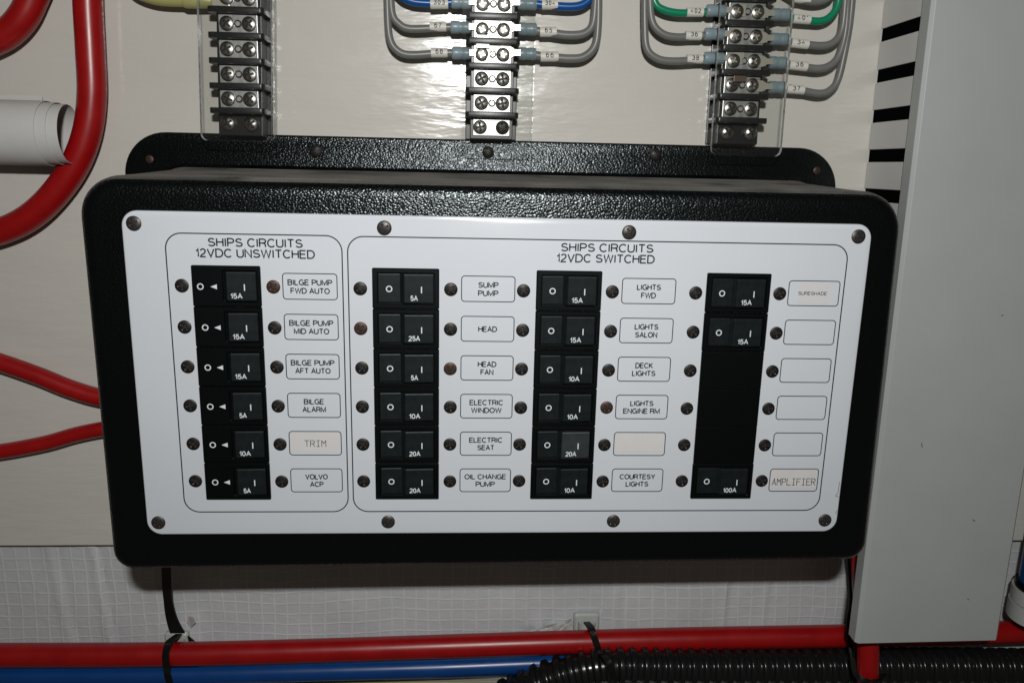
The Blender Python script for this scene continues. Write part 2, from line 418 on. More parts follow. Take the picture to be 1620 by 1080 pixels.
def stroke_text(body, x0, x1, z0, z1, y, m, parent, wd=0.30):
    mb = MB(); n = len(body); adv = (x1 - x0) / (n - 0.28)
    for i, ch in enumerate(body):
        ox = x0 + i * adv; sx = adv * 0.72 / 4; sz = (z1 - z0) / 6
        for st in STROKES[ch]:
            for (a, b) in zip(st[:-1], st[1:]):
                A = Vector((ox + a[0] * sx, 0, z0 + a[1] * sz)); B = Vector((ox + b[0] * sx, 0, z0 + b[1] * sz))
                t = (B - A).normalized(); q = Vector((-t.z, 0, t.x)) * wd / 2; A = A - t * wd / 2; B = B + t * wd / 2
                mb.add([(p.x, y, p.z) for p in (A - q, B - q, B + q, A + q)], [(0, 1, 2, 3)])
    return mb.build('tape_print', m, parent)


def screw_mesh(r, dome, m, slot=1.0, name='screw', seg=48, rot=0.3):
    """domed cross-recess head facing -y, centred on its own origin, back at y = 0"""
    mb = MB(); rings = []
    rr_ = [0.001, .12, .2, .28, .36, .45, .55, .65, .75, .85, .93, .98, 1.0, 1.0]
    for k, q in enumerate(rr_):
        ring = []
        for j in range(seg):
            a = 2 * math.pi * j / seg
            x, z = r * q * math.cos(a), r * q * math.sin(a)
            y = -dome * math.sqrt(max(0, 1 - (q * 0.93) ** 2)) if k < len(rr_) - 1 else 0
            u, v = x * math.cos(rot) + z * math.sin(rot), -x * math.sin(rot) + z * math.cos(rot)
            if q < 0.60 and min(abs(u), abs(v)) < 0.12 * r: y += 0.55 * dome * slot * (1 if q < .5 else .5)
            elif q < 0.2: y += 0.5 * dome * slot
            ring.append((x, y, z))
        rings.append(ring)
    mb.loft(rings, True, False, 0, True)
    me = mb.build(name, [m, M['recess']], mesh_only=True, loc=(0, 0, 0), angle=28)
    for p in me.polygons:
        x, z = p.center.x / MM, p.center.z / MM; q = math.hypot(x, z) / r
        u, v = x * math.cos(rot) + z * math.sin(rot), -x * math.sin(rot) + z * math.cos(rot)
        if (q < 0.6 and min(abs(u), abs(v)) < 0.12 * r) or q < 0.16: p.material_index = 1
    return me


# ================================================================ SETTING
def grid_sheet(x0, x1, z0, z1, nx, nz, yf, name, m, back=3.0):
    mb = MB(); v = []
    for j in range(nz + 1):
        for i in range(nx + 1):
            x = x0 + (x1 - x0) * i / nx; z = z0 + (z1 - z0) * j / nz; v.append((x, yf(x, z), z))
    f = [(j * (nx + 1) + i, j * (nx + 1) + i + 1, (j + 1) * (nx + 1) + i + 1, (j + 1) * (nx + 1) + i) for j in range(nz) for i in range(nx)]
    mb.add(v, f, 0, True)
    return mb.build(name, m)


BZ = -129.6                                           # lower edge of the painted board
wb = MB(); wb.box(-620, 640, WALL, WALL + 6, BZ, 480)
wall = wb.build('wall', M['wall'], bevel=0.5); wall['kind'] = 'structure'


def sheet_y(x, z):
    y = 103.0 + 1.1 * noise.noise((x * 0.012, z * 0.02, 1.0)) + 0.45 * noise.noise((x * 0.05, z * 0.03, 4.0))
    if x > 240: return y
    for (cx, sl, dep, wd_) in ((-263, -0.10, -1.4, 3), (-238, -0.08, -1.8, 2.5), (-205, -0.03, -1.0, 3.5), (30, .05, -0.7, 3), (92, 0.0, -0.9, 2.5), (165, 0.02, -1.6, 2), (192, 0.04, -1.1, 2)):
        d = (x - cx - sl * (z + 200)); y += 0.6 * dep * math.exp(-(d / wd_) ** 2) - 0.45 * dep * math.exp(-((d - wd_ * 1.6) / (wd_ * .7)) ** 2)
    # pulled folds by the tie mounts
    for (cx, cz) in ((-178, -212), (43, -200)):
        r = math.hypot(x - cx, z - cz); a = math.atan2(z - cz, x - cx)
        y += -2.0 * math.exp(-r / 16) * math.cos(3 * a)
    return y


sheet = grid_sheet(-620, 640, -420, BZ + 12, 560, 150, sheet_y, 'lining_sheet', M['scrim']); sheet['kind'] = 'structure'
bk = MB(); bk.box(-640, 640, 108, 112, -440, 480)
back = bk.build('bulkhead', M['foam']); back['kind'] = 'structure'

# ================================================================ BREAKER PANEL
panel = thing('breaker_panel', 'black grained switch panel with white face plate and four columns of rocker breakers', 'switch panel', (7, WALL, 1))

# enclosure body
X0, X1, Z0, Z1 = -184.8, 198.0, -97.2, 96.4
mb = MB(); rings = []
prof = [(2.0, 7.0), (2.15, 5.2), (2.9, 3.2), (4.4, 1.5), (6.6, 0.4), (9.5, 0.0), (30, 0.0), (60, -0.4), (88, -0.8), (90.5, -1.6), (92, -3.5)]
for (y, ins) in prof:
    rd = [max(2, r - ins) for r in (19, 19, 11, 11)]
    zt = Z1 + 1.6 * max(0, (y - 9)) / 83
    rings.append([(x + max(0, x) / 198 * 3.6 * (80 - z) / 160, y, z + (2.8 * max(0, x) / 198 * min(1, max(0, -z) / 90))) for x, z in rr(X0 + ins, X1 - ins, Z0 + ins, zt - ins, rd, 10)])
mb.loft(rings, True, False, 0, True)
mb.build('enclosure', M['dusty'], panel, angle=60)
bpy.data.objects['enclosure'].data.materials.clear(); bpy.data.objects['enclosure'].data.materials.append(M['dusty'])
# front rim face with the same moulded grain
me_ = bpy.data.objects['enclosure'].data; me_.materials.append(M['leather'])
for p in me_.polygons:
    if p.normal.y < -0.5: p.material_index = 1
# flange
mb = MB()
fo = lambda g, y: [(x, y, z) for x, z in rr(-199.5 + g, 205 - g, -116 + g, 118.2 - g, (24 - g, 24 - g, 20 - g, 20 - g), 12)]
mb.loft([fo(0, WALL), fo(0, WALL - 2.2), fo(0.5, WALL - 2.8), fo(1.2, WALL - 3.0)], False, True, 0, True)
fl = mb.build('mounting_flange', M['leather'], panel, angle=40)
fs_me = screw_mesh(2.2, 0.9, M['screw_rust'], name='flange_screw')
fs_me2 = screw_mesh(3.3, 1.4, M['screw'], name='flange_screw')
for (px, py, me) in ((237, 252, fs_me), (500, 239, fs_me2), (772, 241, fs_me2), (1037, 245, fs_me2), (1292, 270, fs_me)):
    put('flange_screw', me, panel, at(px, py, WALL - 3.4))

# face plate
mb = MB()
pl = lambda g, y: [(x, y, z) for x, z in rr(-164.4 + g, 181.4 - g, -75.6 + g, 81.2 - g, 7 - g, 10)]
mb.loft([pl(0, 1.95), pl(0, 0.6), pl(0.25, 0.2), pl(0.8, 0.0)], True, True, 0, True)
plate = mb.build('face_plate', M['plate'], panel, angle=50)
FY = -0.01
mb = MB()
frame_line(mb, -146.0, -66.6, -63.9, 71.8, 7.5, 0.55, FY)
mb.build('border_line', M['ink'], plate)
mb = MB()
frame_line(mb, -64.6, 171.0, -63.9, 71.7, 7.5, 0.55, FY)
mb.build('border_line', M['ink'], plate)
for (t, cx, cz, wd) in (('SHIPS CIRCUITS', -105.7, 67.7, 42.6), ('12VDC UNSWITCHED', -105.9, 62.8, 53.6), ('SHIPS CIRCUITS', 55.5, 68.1, 43.7), ('12VDC SWITCHED', 55.0, 63.1, 46.4)):
    text('heading_text', t, cx, cz, -0.06, 4.15, wd, M['ink'], plate, 0.16)

ROWZ = [47.6 - 19.05 * i for i in range(6)]
LBX = [(-94.4, -69.3), (-12.3, 13.0), (63.3, 89.2), (143.6, 168.8)]
LBT = [[('BILGE PUMP', 'FWD AUTO'), ('BILGE PUMP', 'MID AUTO'), ('BILGE PUMP', 'AFT AUTO'), ('BILGE', 'ALARM'), '#TRIM', ('VOLVO', 'ACP')],
       [('SUMP', 'PUMP'), ('HEAD',), ('HEAD', 'FAN'), ('ELECTRIC', 'WINDOW'), ('ELECTRIC', 'SEAT'), ('OIL CHANGE', 'PUMP')],
       [('LIGHTS', 'FWD'), ('LIGHTS', 'SALON'), ('DECK', 'LIGHTS'), ('LIGHTS', 'ENGINE RM'), '#', ('COURTESY', 'LIGHTS')],
       ['@SURESHADE', (), (), (), (), '#AMPLIFIER']]
WID = {'BILGE PUMP': 20.4, 'FWD AUTO': 18.0, 'MID AUTO': 16.4, 'AFT AUTO': 16.6, 'BILGE': 9.6, 'ALARM': 11.2, 'VOLVO': 10.9, 'ACP': 6.6, 'SUMP': 9.6, 'PUMP': 9.6,
       'HEAD': 9.0, 'FAN': 6.3, 'ELECTRIC': 16.4, 'WINDOW': 14.8, 'SEAT': 8.5, 'OIL CHANGE': 20.6, 'LIGHTS': 11.6, 'FWD': 7.2, 'SALON': 10.9, 'DECK': 8.7, 'ENGINE RM': 18.2, 'COURTESY': 18.0}
for c in range(4):
    for r in range(6):
        x0, x1 = LBX[c]; zc = ROWZ[r] + 0.45; cx = (x0 + x1) / 2
        mb = MB(); frame_line(mb, x0, x1, zc - 6.2, zc + 6.2, 1.7, 0.42, FY)
        fr = mb.build('label_frame', M['ink'], plate)
        e = LBT[c][r]
        if isinstance(e, tuple):
            if not e: continue
            nl = len(e)
            for k, t in enumerate(e):
                dz = (1.95 - 3.9 * k) if nl == 2 else 0
                text('label_text', t, cx, zc + dz - 0.1, -0.05, 2.8, WID[t], M['ink'], plate, 0.185)
        else:
            mb = MB()
            if e[0] == '@': tx = (x0 + 5.2, x1 - 4.4, zc - 5.2, zc + 5.4)
            else: tx = (x0 + 0.7, x1 - 0.9, zc - 4.2, zc + 5.5)
            mb.box(tx[0], tx[1], -0.12, 0.02, tx[2], tx[3])
            mb.build('label_tape', M['tape_white' if e[0] == '@' else 'tape'], plate)
            if e[0] == '@': text('tape_print', e[1:], cx - 0.6, zc, -0.14, 1.75, 14.2, M['ink'], plate)
            elif e == '#TRIM': stroke_text('TRIM', cx - 5.0, cx + 5.0, zc - 1.6, zc + 1.4, -0.14, M['ink'], plate)
            elif len(e) > 1: stroke_text('AMPLIFIER', x0 + 1.6, x1 - 1.5, zc - 2.6, zc + 0.8, -0.14, M['ink'], plate, 0.34)
# scratches on the lower right of the plate
mb = MB()
for (a, b, c_, d) in ((1328, 762, 1326, 778), (1326, 778, 1322, 784), (1322, 784, 1327, 786), (1324, 807, 1322, 812)):
    A = at(a, b, -0.03); B = at(c_, d, -0.03); t = (B - A).normalized(); q = Vector((-t.z, 0, t.x)) * 0.12
    mb.add([A - q, B - q, B + q, A + q], [(0, 1, 2, 3)])
mb.build('scratch', M['ink'], plate)

# screws of the plate
sk = [screw_mesh(3.15, 0.8, M['screw'], rot=a) for a in (0.2, 0.9, 0.55)]
skr = screw_mesh(3.15, 0.8, M['screw_rust'], rot=0.7); skg = screw_mesh(3.35, 1.1, M['screw_grey'], rot=0.5)
RUST = {(1, 0), (2, 1), (3, 2), (5, 3)}
for c, sx in enumerate((-139.6, -98.6, -59.0, -17.1, 17.0, 58.9, 98.8, 139.6)):
    for r in range(6):
        put('screw', skr if (c, r) in RUST else random.choice(sk), panel, (sx + random.uniform(-.15, .15), 0.0, ROWZ[r] + random.uniform(-.15, .15)))
for sx in (-158.8, -47.5, 65.3, 174.8):
    for z in (75.5, -69.1): put('screw', skg, panel, (sx, 0.0, z))


# breakers ------------------------------------------------------------------
def frame_mesh(name, W_, H_, wi, hi, ox, depth, m, bev):
    """bezel with an opening, x-z plane, front at y=-depth"""
    mb = MB(); a = rr(-W_ / 2, W_ / 2, -H_ / 2, H_ / 2, 0.6, 3); b = rr(ox - wi / 2, ox + wi / 2, -hi / 2, hi / 2, 0.6, 3); n = len(a)
    g = bev
    a2 = rr(-W_ / 2 + g, W_ / 2 - g, -H_ / 2 + g, H_ / 2 - g, 0.5, 3)
    b2 = rr(ox - wi / 2 - .25, ox + wi / 2 + .25, -hi / 2 - .25, hi / 2 + .25, 0.7, 3)
    R_ = [[(x, 0, z) for x, z in a], [(x, -depth + g, z) for x, z in a], [(x, -depth, z) for x, z in a2], [(x, -depth, z) for x, z in b2], [(x, -depth + .25, z) for x, z in b], [(x, -0.12, z) for x, z in b]]
    mb.loft(R_, False, False, 0, False)
    # floor of the opening
    mb.add([(x, -0.12, z) for x, z in b], [list(range(n))])
    return mb.build(name, m, mesh_only=True, loc=(0, 0, 0))


def rocker_mesh(name, prof, h, m):
    """prof = [(x, y)] front profile; extruded over z with softened edges"""
    mb = MB(); rings = []
    for (z, ins) in ((-h / 2, 0.5), (-h / 2 + 0.18, 0.15), (-h / 2 + 0.6, 0), (h / 2 - 0.6, 0), (h / 2 - 0.18, 0.15), (h / 2, 0.5)):
        rings.append([(prof[0][0], 1.0, z)] + [(x, y + ins, z) for x, y in prof] + [(prof[-1][0], 1.0, z)])
    mb.loft(rings, True, True, 0, False)
    return mb.build(name, m, mesh_only=True, loc=(0, 0, 0))


HB = 18.78
bz_std = frame_mesh('breaker', 30.9, HB, 26.3, 14.6, 0.2, 1.25, M['black'], 0.45)
bz_grd = frame_mesh('breaker', 30.9, HB, 15.6, 14.4, 6.2, 1.25, M['black'], 0.35)
P_STD = [(-12.7, -0.55), (-12.5, -0.85), (-2.9, -0.25), (-2.6, -0.15), (-0.9, -2.0), (-0.5, -2.25), (12.6, -1.5), (12.9, -1.2)]
P_GRD = [(-1.1, -0.4), (0.2, -2.1), (0.6, -2.3), (13.3, -1.5), (13.6, -1.2)]
rk_std = rocker_mesh('rocker', P_STD, 13.8, M['rocker']); rk_dst = rocker_mesh('rocker', P_STD, 13.8, M['rocker'])
rk_grd = rocker_mesh('rocker', P_GRD, 13.6, M['rocker'])
rk_dst.materials.append(M['rocker_dusty'])
for p in rk_dst.polygons:
    if p.center.x > -0.001: p.material_index = 1


def ring_mesh():
    mb = MB(); n = 28
    o = [(1.5 * math.cos(2 * math.pi * k / n), 0, 1.5 * math.sin(2 * math.pi * k / n)) for k in range(n)]
    i = [(x * 0.66, 0, z * 0.66) for x, y, z in o]
    mb.add(o + i, [(k, (k + 1) % n, n + (k + 1) % n, n + k) for k in range(n)])
    return mb.build('off_mark', M['white_ink'], mesh_only=True, loc=(0, 0, 0))


def poly_mesh(name, pts):
    mb = MB(); mb.add([(x, 0, z) for x, z in pts], [list(range(len(pts)))]); return mb.build(name, M['white_ink'], mesh_only=True, loc=(0, 0, 0))


ring = ring_mesh(); bar = poly_mesh('on_mark', [(-.26, -1.5), (.26, -1.5), (.26, 1.5), (-.26, 1.5)]); tri = poly_mesh('arrow_mark', [(-1.6, 0), (1.3, -1.15), (1.3, 1.15)])


def ysurf(prof, x):
    for (a, b) in zip(prof[:-1], prof[1:]):
        if a[0] <= x <= b[0]: return a[1] + (b[1] - a[1]) * (x - a[0]) / (b[0] - a[0])
    return prof[0][1]


def slanted(name, me, parent, cx, cy, cz, slope):
    o = put(name, me, parent, (cx, cy, cz)); o.rotation_euler = (0, 0, math.atan(slope)); return o


RAT = [['15A', '15A', '15A', '5A', '10A', '5A'], ['5A', '25A', '5A', '10A', '20A', '20A'], ['15A', '15A', '10A', '10A', '20A', '10A'], ['15A', '15A', None, None, None, '100A']]
SLOTX = [-119.3, -37.8, 38.3, 119.2]
SLR = 0.75 / 13.1
for c in range(4):
    for r in range(6):
        cx = SLOTX[c] - 0.1; cz = ROWZ[r] + 0.25; rt = RAT[c][r]
        if rt is None:
            mb = MB(); mb.box(cx - 15.3, cx + 15.3, -0.9, 0.2, cz - HB / 2, cz + HB / 2)
            mb.build('blanking_plate', M['black'], panel, (cx, 0, cz), bevel=0.15); continue
        b = put('breaker', bz_grd if c == 0 else bz_std, panel, (cx, 0, cz))
        prof = P_GRD if c == 0 else P_STD
        put('rocker', rk_grd if c == 0 else (rk_dst if (c, r) == (2, 4) else rk_std), b, (cx, 0, cz))
        wd = {2: 3.5, 3: 5.4, 4: 7.0}[len(rt)]
        if c == 0:
            slanted('off_mark', ring, b, cx - (11.6 if r == 0 else 10.6), -1.29, cz - 0.3, 0)
            put('arrow_mark', tri, b, (cx - (5.5 if r == 0 else 4.9), -1.29, cz - 0.3))
            sx, tx = 8.3, 4.6
        else:
            slanted('off_mark', ring, b, cx - 7.7, ysurf(prof, -7.7) - 0.06, cz - 0.3, 0.6 / 9.6)
            sx, tx = 7.3, 3.9
        slanted('on_mark', bar, b, cx + sx, ysurf(prof, sx) - 0.05, cz - 0.4, SLR)
        slanted('rating_text', text_mesh(rt, wd, 2.5, M['white_ink'], 0.17), b, cx + tx, ysurf(prof, tx) - 0.07, cz - 4.35, SLR)

# ================================================================ TERMINAL STRIPS
t_screw = [screw_mesh(3.75, 1.35, M['nickel'], rot=a, name='terminal_screw') for a in (0.2, 0.8, 0.5, 1.2)]
m_screw = screw_mesh(3.9, 2.2, M['nickel'], rot=0.6, name='mounting_screw'); d_screw = screw_mesh(3.7, 2.0, M['screw_grey'], rot=0.2, name='mounting_screw')


def box_mesh(name, x0, x1, y0, y1, z0, z1, m, bevel=0.0):
    mb = MB(); mb.box(x0, x1, y0, y1, z0, z1); return mb.build(name, m, mesh_only=True, loc=(0, 0, 0), bevel=bevel)


plate_me = box_mesh('contact_plate', -10, 10, -0.5, 0.5, -4.5, 4.5, M['tin'], 0.25)
def barrier():
    mb = MB(); o = rr(-14.4, 14.4, -8.8, 8.8, 2.2, 4)  # x, depth outline
    mb.loft([[(x, y, z) for x, y in rr(-14.4, 14.4, -8.6, 8.6, 2.2, 4)] for z in (-1.45, 1.45)], True, True, 0, True)
    return mb.build('barrier', M['strip'], mesh_only=True, loc=(0, 0, 0), bevel=0.25)
bar_me = barrier()
mb = MB(); mb.loft([[(r * math.cos(k * math.pi / 9), y, r * math.sin(k * math.pi / 9)) for k in range(18)] for r, y in ((2.0, 0), (2.0, -.15), (1.65, -.16), (1.45, -.7), (1.2, -.8))], False, True, 1, False, 0); rivet_me = mb.build('rivet', [M['tin'], M['screw_grey']], mesh_only=True, loc=(0, 0, 0))

WIRES = []


def strip(label, xc, z_last, nrow, slant, cov, last_plate):
    """xc centre, z_last z of bottom mounting row, rows go up at 12.5 mm"""
    zb = z_last
    def sx(z): return xc + slant * (z - z_last)
    z_top = z_last + nrow * 12.55
    t = thing('terminal_strip', label, 'terminal strip', (xc, WALL, z_last), 'barrier terminal strips under clear covers')
    mb = MB()
    za, zc_ = z_last - 6.3, z_top + 6
    for (x0, x1, y0, y1) in ((-14.2, 14.2, 92.6, 94.95), (-11.6, 11.6, 81.6, 92.6)):
        mb.add([(sx(z) + x, y, z) for z in (za, zc_) for x, y in ((x0, y0), (x1, y0), (x1, y1), (x0, y1))],
               [(0, 3, 2, 1), (4, 5, 6, 7), (0, 1, 5, 4), (1, 2, 6, 5), (2, 3, 7, 6), (3, 0, 4, 7)])
    mb.build('base', M['strip'], t, bevel=0.4)
    for k in range(nrow + 1):
        z = z_last + 12.55 * k; x = sx(z)
        if k > 0:
            put('contact_plate', plate_me, t, (x, 80.4, z))
            for s in (-5.7, 5.7): put('terminal_screw', random.choice(t_screw), t, (x + s, 79.9, z))
            put('rivet', rivet_me, t, (x, 79.9, z))
        else:
            if last_plate: put('contact_plate', plate_me, t, (x, 81.2, z))
            put('mounting_screw', m_screw if not last_plate else t_screw[0], t, (x - 6.2, 81.2 if not last_plate else 80.6, z))
            put('mounting_screw', m_screw if not last_plate else d_screw, t, (x + 6.0 + (0.9 if xc > 100 else 0), 80.8, z))
        put('barrier', bar_me, t, (x, 84.0, z + 6.3))
    # clear cover on stand-offs
    (cx, w0, z0) = cov[:3]; z1 = z_top + 30; tl_ = cov[3] if len(cov) > 3 else 0
    o = rr(cx - w0, cx + w0, z0, z1, 3.5, 6); n = len(o)
    sh = lambda x, z: x + slant * (z - z_last)
    mb = MB()
    mb.add([(sh(x, z), 68.6 + tl_ * (z - 150), z) for x, z in o], [list(range(n))], 0)
    mb.add([(sh(x, z), 71.4 + tl_ * (z - 150), z) for x, z in o], [list(range(n))], 0)
    mb.add([(sh(x, z), y + tl_ * (z - 150), z) for y in (68.6, 71.4) for x, z in o], [(j, (j + 1) % n, n + (j + 1) % n, n + j) for j in range(n)], 1)
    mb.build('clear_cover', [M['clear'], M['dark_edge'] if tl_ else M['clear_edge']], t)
    return t, sx


ts1, sx1 = strip('left barrier terminal strip under a clear cover, only a yellow wire at its top', -132.0, 123.2, 6, 0.035, (-130.2, 18.9, 113.8), False)
ts2, sx2 = strip('middle barrier terminal strip with brightly reflecting plates, above the centre of the black panel', 2.9, 124.6, 6, 0.0, (5.6, 18.9, 111.9, -0.085), True)
ts3, sx3 = strip('right barrier terminal strip, with green wires and markers 34 to 38', 140.2, 125.2, 6, -0.01, (141.6, 19.4, 112.6), False)
# jumpers
for (t, a, m) in ((ts2, (764, 62), 'tin'), (ts3, (1172, 116), 'copper')):
    p = at(*a, 77.4); mb = MB(); mb.box(p.x - 3.6, p.x + 3.6, p.y, p.y + 1, p.z - 4.6, p.z + 2.2); mb.build('jumper', M[m], t, bevel=0.3)


# ================================================================ WIRES
def wire(label, color, pix, sleeve_px, marker_px, code, rad=2.15, cat='wire', y=84.5, lug_dir=1, sleeve=True, group='numbered wires on the terminal strips'):
    """pix: control pixels from the lug outwards. sleeve_px (x0,x1,yc); marker_px (x0,x1,yc)"""
    p0 = at(*pix[0], y); t = thing('wire', label, cat, p0, group)
    pts = smooth_path([at(*p[:2], p[2] if len(p) > 2 else y) for p in pix], 9)
    mb = MB(); mb.tube(pts, rad, 14); mb.build('insulation', M[color], t)
    if sleeve_px:
        a = at(sleeve_px[0], sleeve_px[2], y - 1.5); b = at(sleeve_px[1], sleeve_px[2], y - 1.5); b.z = a.z
        L_ = (b - a)
        mb = MB(); mb.tube([a + L_ * q for q in (0, .04, .1, .4, .46, .54, .6, .9, .96, 1)],
                           lambda i, n: [2.6, 3.1, 3.25, 3.25, 3.0, 3.0, 3.2, 3.2, 3.0, 2.6][i], 18)
        mb.build('crimp_sleeve', M['sleeve'], t)
        # lug tongue to the screw
        d = 1 if lug_dir > 0 else -1
        e = b if d > 0 else a
        mb = MB(); x0, x1 = sorted((e.x - d * 1.0, e.x + d * 9.5))
        q = d * 1.0; lp = [(e.x - q, 1.5), (e.x + q * 2.2, 1.5), (e.x + q * 4.6, 2.9), (e.x + q * 9.5, 3.0)]
        ol = [(x, z) for x, z in lp] + [(x, -z) for x, z in lp[::-1]]
        mb.loft([[(x, yy, e.z + z) for x, z in ol] for yy in (79.2, 79.85)], True, True, 0, False); mb.build('lug', M['lug'], t)
    if marker_px:
        ax, ay = marker_px[0], marker_px[2]; a = at(ax, ay, y); b = at(marker_px[1], marker_px[3] if len(marker_px) > 3 else ay, y)
        mb = MB(); mb.tube([a, a + (b - a) * .5, b], rad + 0.42, 18); mk = mb.build('marker', M['marker'], t)
        if code:
            # printed on the sleeve: each character bent onto its surface
            R_ = rad + 0.50; me = text_mesh(code, (b - a).length * (0.19 * len(code) + 0.06), 2.7, M['ink'], 0.15, 0.42).copy()
            c = (a + b) / 2
            for v in me.vertices:
                ang = (v.co.z / MM) / R_ + 0.22
                v.co = Vector((v.co.x, -R_ * math.cos(ang) * MM, R_ * math.sin(ang) * MM))
            put('marker_print', me, mk, c)
    return t


wire('blue wire marked 303, left side of the middle terminal strip', 'bluewire', [(722, 4), (700, 5), (672, 5), (650, 2), (632, -8), (618, -30)], (714, 745, 4), (681, 709, 7), '303')
wire('grey wire marked 67, bending up left of the middle terminal strip', 'grey', [(722, 43), (700, 44), (650, 46), (631, 38), (620, 20), (617, -30)], (713, 745, 43), (680, 706, 43), '67', 2.0)
wire('grey wire marked 68, lowest on the left of the middle terminal strip', 'grey', [(722, 84), (700, 84), (648, 87), (626, 78), (616, 58), (613, 20), (612, -30)], (715, 746, 84), (682, 708, 84), '68', 2.0)
wire('blue wire marked 304, right side of the middle terminal strip', 'bluewire', [(842, 6), (868, 9), (905, 11), (925, 6), (937, -8), (942, -30)], (819, 849, 6), (857, 882, 8), '304', lug_dir=-1)
wire('grey wire marked 65, bending up right of the middle terminal strip', 'grey', [(842, 48), (868, 52), (900, 56), (925, 53), (938, 38), (942, 0), (943, -30)], (820, 849, 46), (854, 880, 51), '65', 2.2, lug_dir=-1)
wire('grey wire marked 66, lowest on the right of the middle terminal strip', 'grey', [(842, 87), (868, 90), (900, 93), (924, 90), (941, 73), (946, 40), (947, -30)], (820, 848, 85), (855, 883, 90), '66', 2.2, lug_dir=-1)

wire('green wire marked 402, left side of the right terminal strip', 'green', [(1125, 19), (1108, 20), (1075, 21), (1050, 16), (1036, 4), (1030, -30)], (1117, 1149, 17), (1086, 1112, 20), '402', 2.0)
wire('grey wire marked 36, second from the bottom, left side of the right terminal strip', 'grey', [(1125, 56), (1108, 57), (1070, 59), (1047, 53), (1032, 35), (1028, 0), (1027, -30)], (1114, 1146, 54), (1084, 1109, 57), '36', 2.0)
wire('grey wire marked 38, lowest on the left of the right terminal strip', 'grey', [(1125, 94), (1108, 95), (1062, 97), (1038, 92), (1023, 76), (1020, 40), (1020, -30)], (1113, 1146, 92), (1086, 1111, 94), '38', 2.0)
wire('grey wire at the top edge, right side of the right terminal strip', 'grey', [(1240, -14), (1262, -2), (1290, 3), (1312, -4), (1320, -25)], None, (1256, 1281, -3, 0), None, 2.1, lug_dir=-1)
wire('green wire marked 401, right side of the right terminal strip', 'green', [(1240, 26), (1265, 30), (1295, 34), (1313, 27), (1325, 8), (1329, -30)], (1219, 1250, 23), (1254, 1281, 30, 32), '401', 2.0, lug_dir=-1)
wire('grey wire marked 34, right side of the right terminal strip', 'grey', [(1240, 65), (1265, 69), (1298, 73), (1318, 68), (1331, 50), (1336, 15), (1338, -30)], (1218, 1247, 62), (1251, 1278, 68, 71), '34', 2.1, lug_dir=-1)
wire('grey wire marked 36, between 34 and 37, right side of the right terminal strip', 'grey', [(1240, 102), (1260, 104), (1292, 109), (1313, 104), (1328, 86), (1338, 45), (1342, -30)], (1216, 1244, 99), (1248, 1276, 103, 106), '36', 2.1, lug_dir=-1)
wire('grey wire marked 37, lowest on the right of the right terminal strip', 'grey', [(1238, 139), (1258, 141), (1295, 148), (1314, 142), (1327, 122), (1340, 62), (1346, 20), (1350, -30)], (1215, 1243, 138), (1244, 1271, 141, 143), '37', 2.0, lug_dir=-1)
wire('yellow wire at the top of the left terminal strip', 'yellow', [(348, -3), (335, 2), (300, 3), (262, 2), (238, -2), (215, -12), (200, -30)], None, None, None, 2.7, group=None)
yw = bpy.data.objects['wire.014']; mb = MB(); pts = [at(px, 2.5, 83.5) for px in (290, 294, 315, 334, 338)]
mb.tube(pts, lambda i, n: [2.9, 3.6, 3.7, 3.6, 2.9][i], 18); mb.build('crimp_sleeve', M['yellow_sleeve'], yw)
mb = MB(); e = at(341, 1, 79.6); mb.box(e.x - 2, e.x + 7, 79.3, 79.85, e.z - 2.7, e.z + 2.7); mb.build('lug', M['lug'], yw, bevel=0.3)

# ================================================================ BATTERY CABLES
def cable(name, label, cat, pix, dia, m, y, group=None, tint=None):
    pts = smooth_path([at(p[0], p[1], p[2] if len(p) > 2 else y) for p in pix], 12)
    mb = MB(); mb.tube(pts, dia / 2, 24); o = mb.build(name, M[m], None, loc=pts[0]); tag(o, label, cat, group); return o


G = 'thick red battery cables'
cable('battery_cable', 'thick red cable looping down from the top edge in front of the paper roll', 'cable',
      [(139, -60), (139, 0), (143, 80), (145.5, 150), (138, 210), (118, 262), (84, 310), (45, 345), (0, 366), (-60, 380)], 14.6, 'red', 85, G)
cable('battery_cable', 'thick red cable cutting across the top left corner of the photo', 'cable',
      [(75, -60), (52, -4), (38, 25), (18, 48), (-8, 64), (-60, 84)], 14.6, 'red', 85, G)
cable('battery_cable', 'red cable running down to the right into the left side of the black panel', 'cable',
      [(-60, 556), (0, 573), (60, 594), (110, 614), (158, 628), (215, 634)], 10.4, 'red', 88, G)
cable('battery_cable', 'red cable rising to the left side of the black panel, below the other one', 'cable',
      [(-60, 720), (0, 714), (70, 701), (120, 687), (165, 678), (215, 672)], 9.0, 'red', 88.5, G)
cable('battery_cable', 'long red cable running level under the whole panel', 'cable',
      [(-80, 1036), (0, 1035.5), (270, 1034), (540, 1027), (870, 1016), (1080, 1010), (1340, 1005), (1600, 999), (1760, 994)], 14.6, 'red', 88, G)
cable('battery_cable', 'short length of red cable dropping below the bottom end of the grey duct', 'cable',
      [(1361, 840, 72), (1366, 930, 68), (1373, 1010, 64), (1373, 1060, 62), (1374, 1120, 62)], 13.0, 'red', 64, G)
cable('battery_cable', 'blue cable running level just under the long red one', 'cable',
      [(-80, 1069), (0, 1068), (270, 1066), (540, 1059.5), (700, 1055), (870, 1048), (960, 1046), (1100, 1050)], 12.6, 'blue', 92, 'blue cables')
cable('thin_yellow_wire', 'thin yellow wire running along the bottom edge under the blue cable', 'wire',
      [(420, 1090), (520, 1082), (620, 1079.5), (760, 1080), (900, 1086)], 1.4, 'yellow', 96)

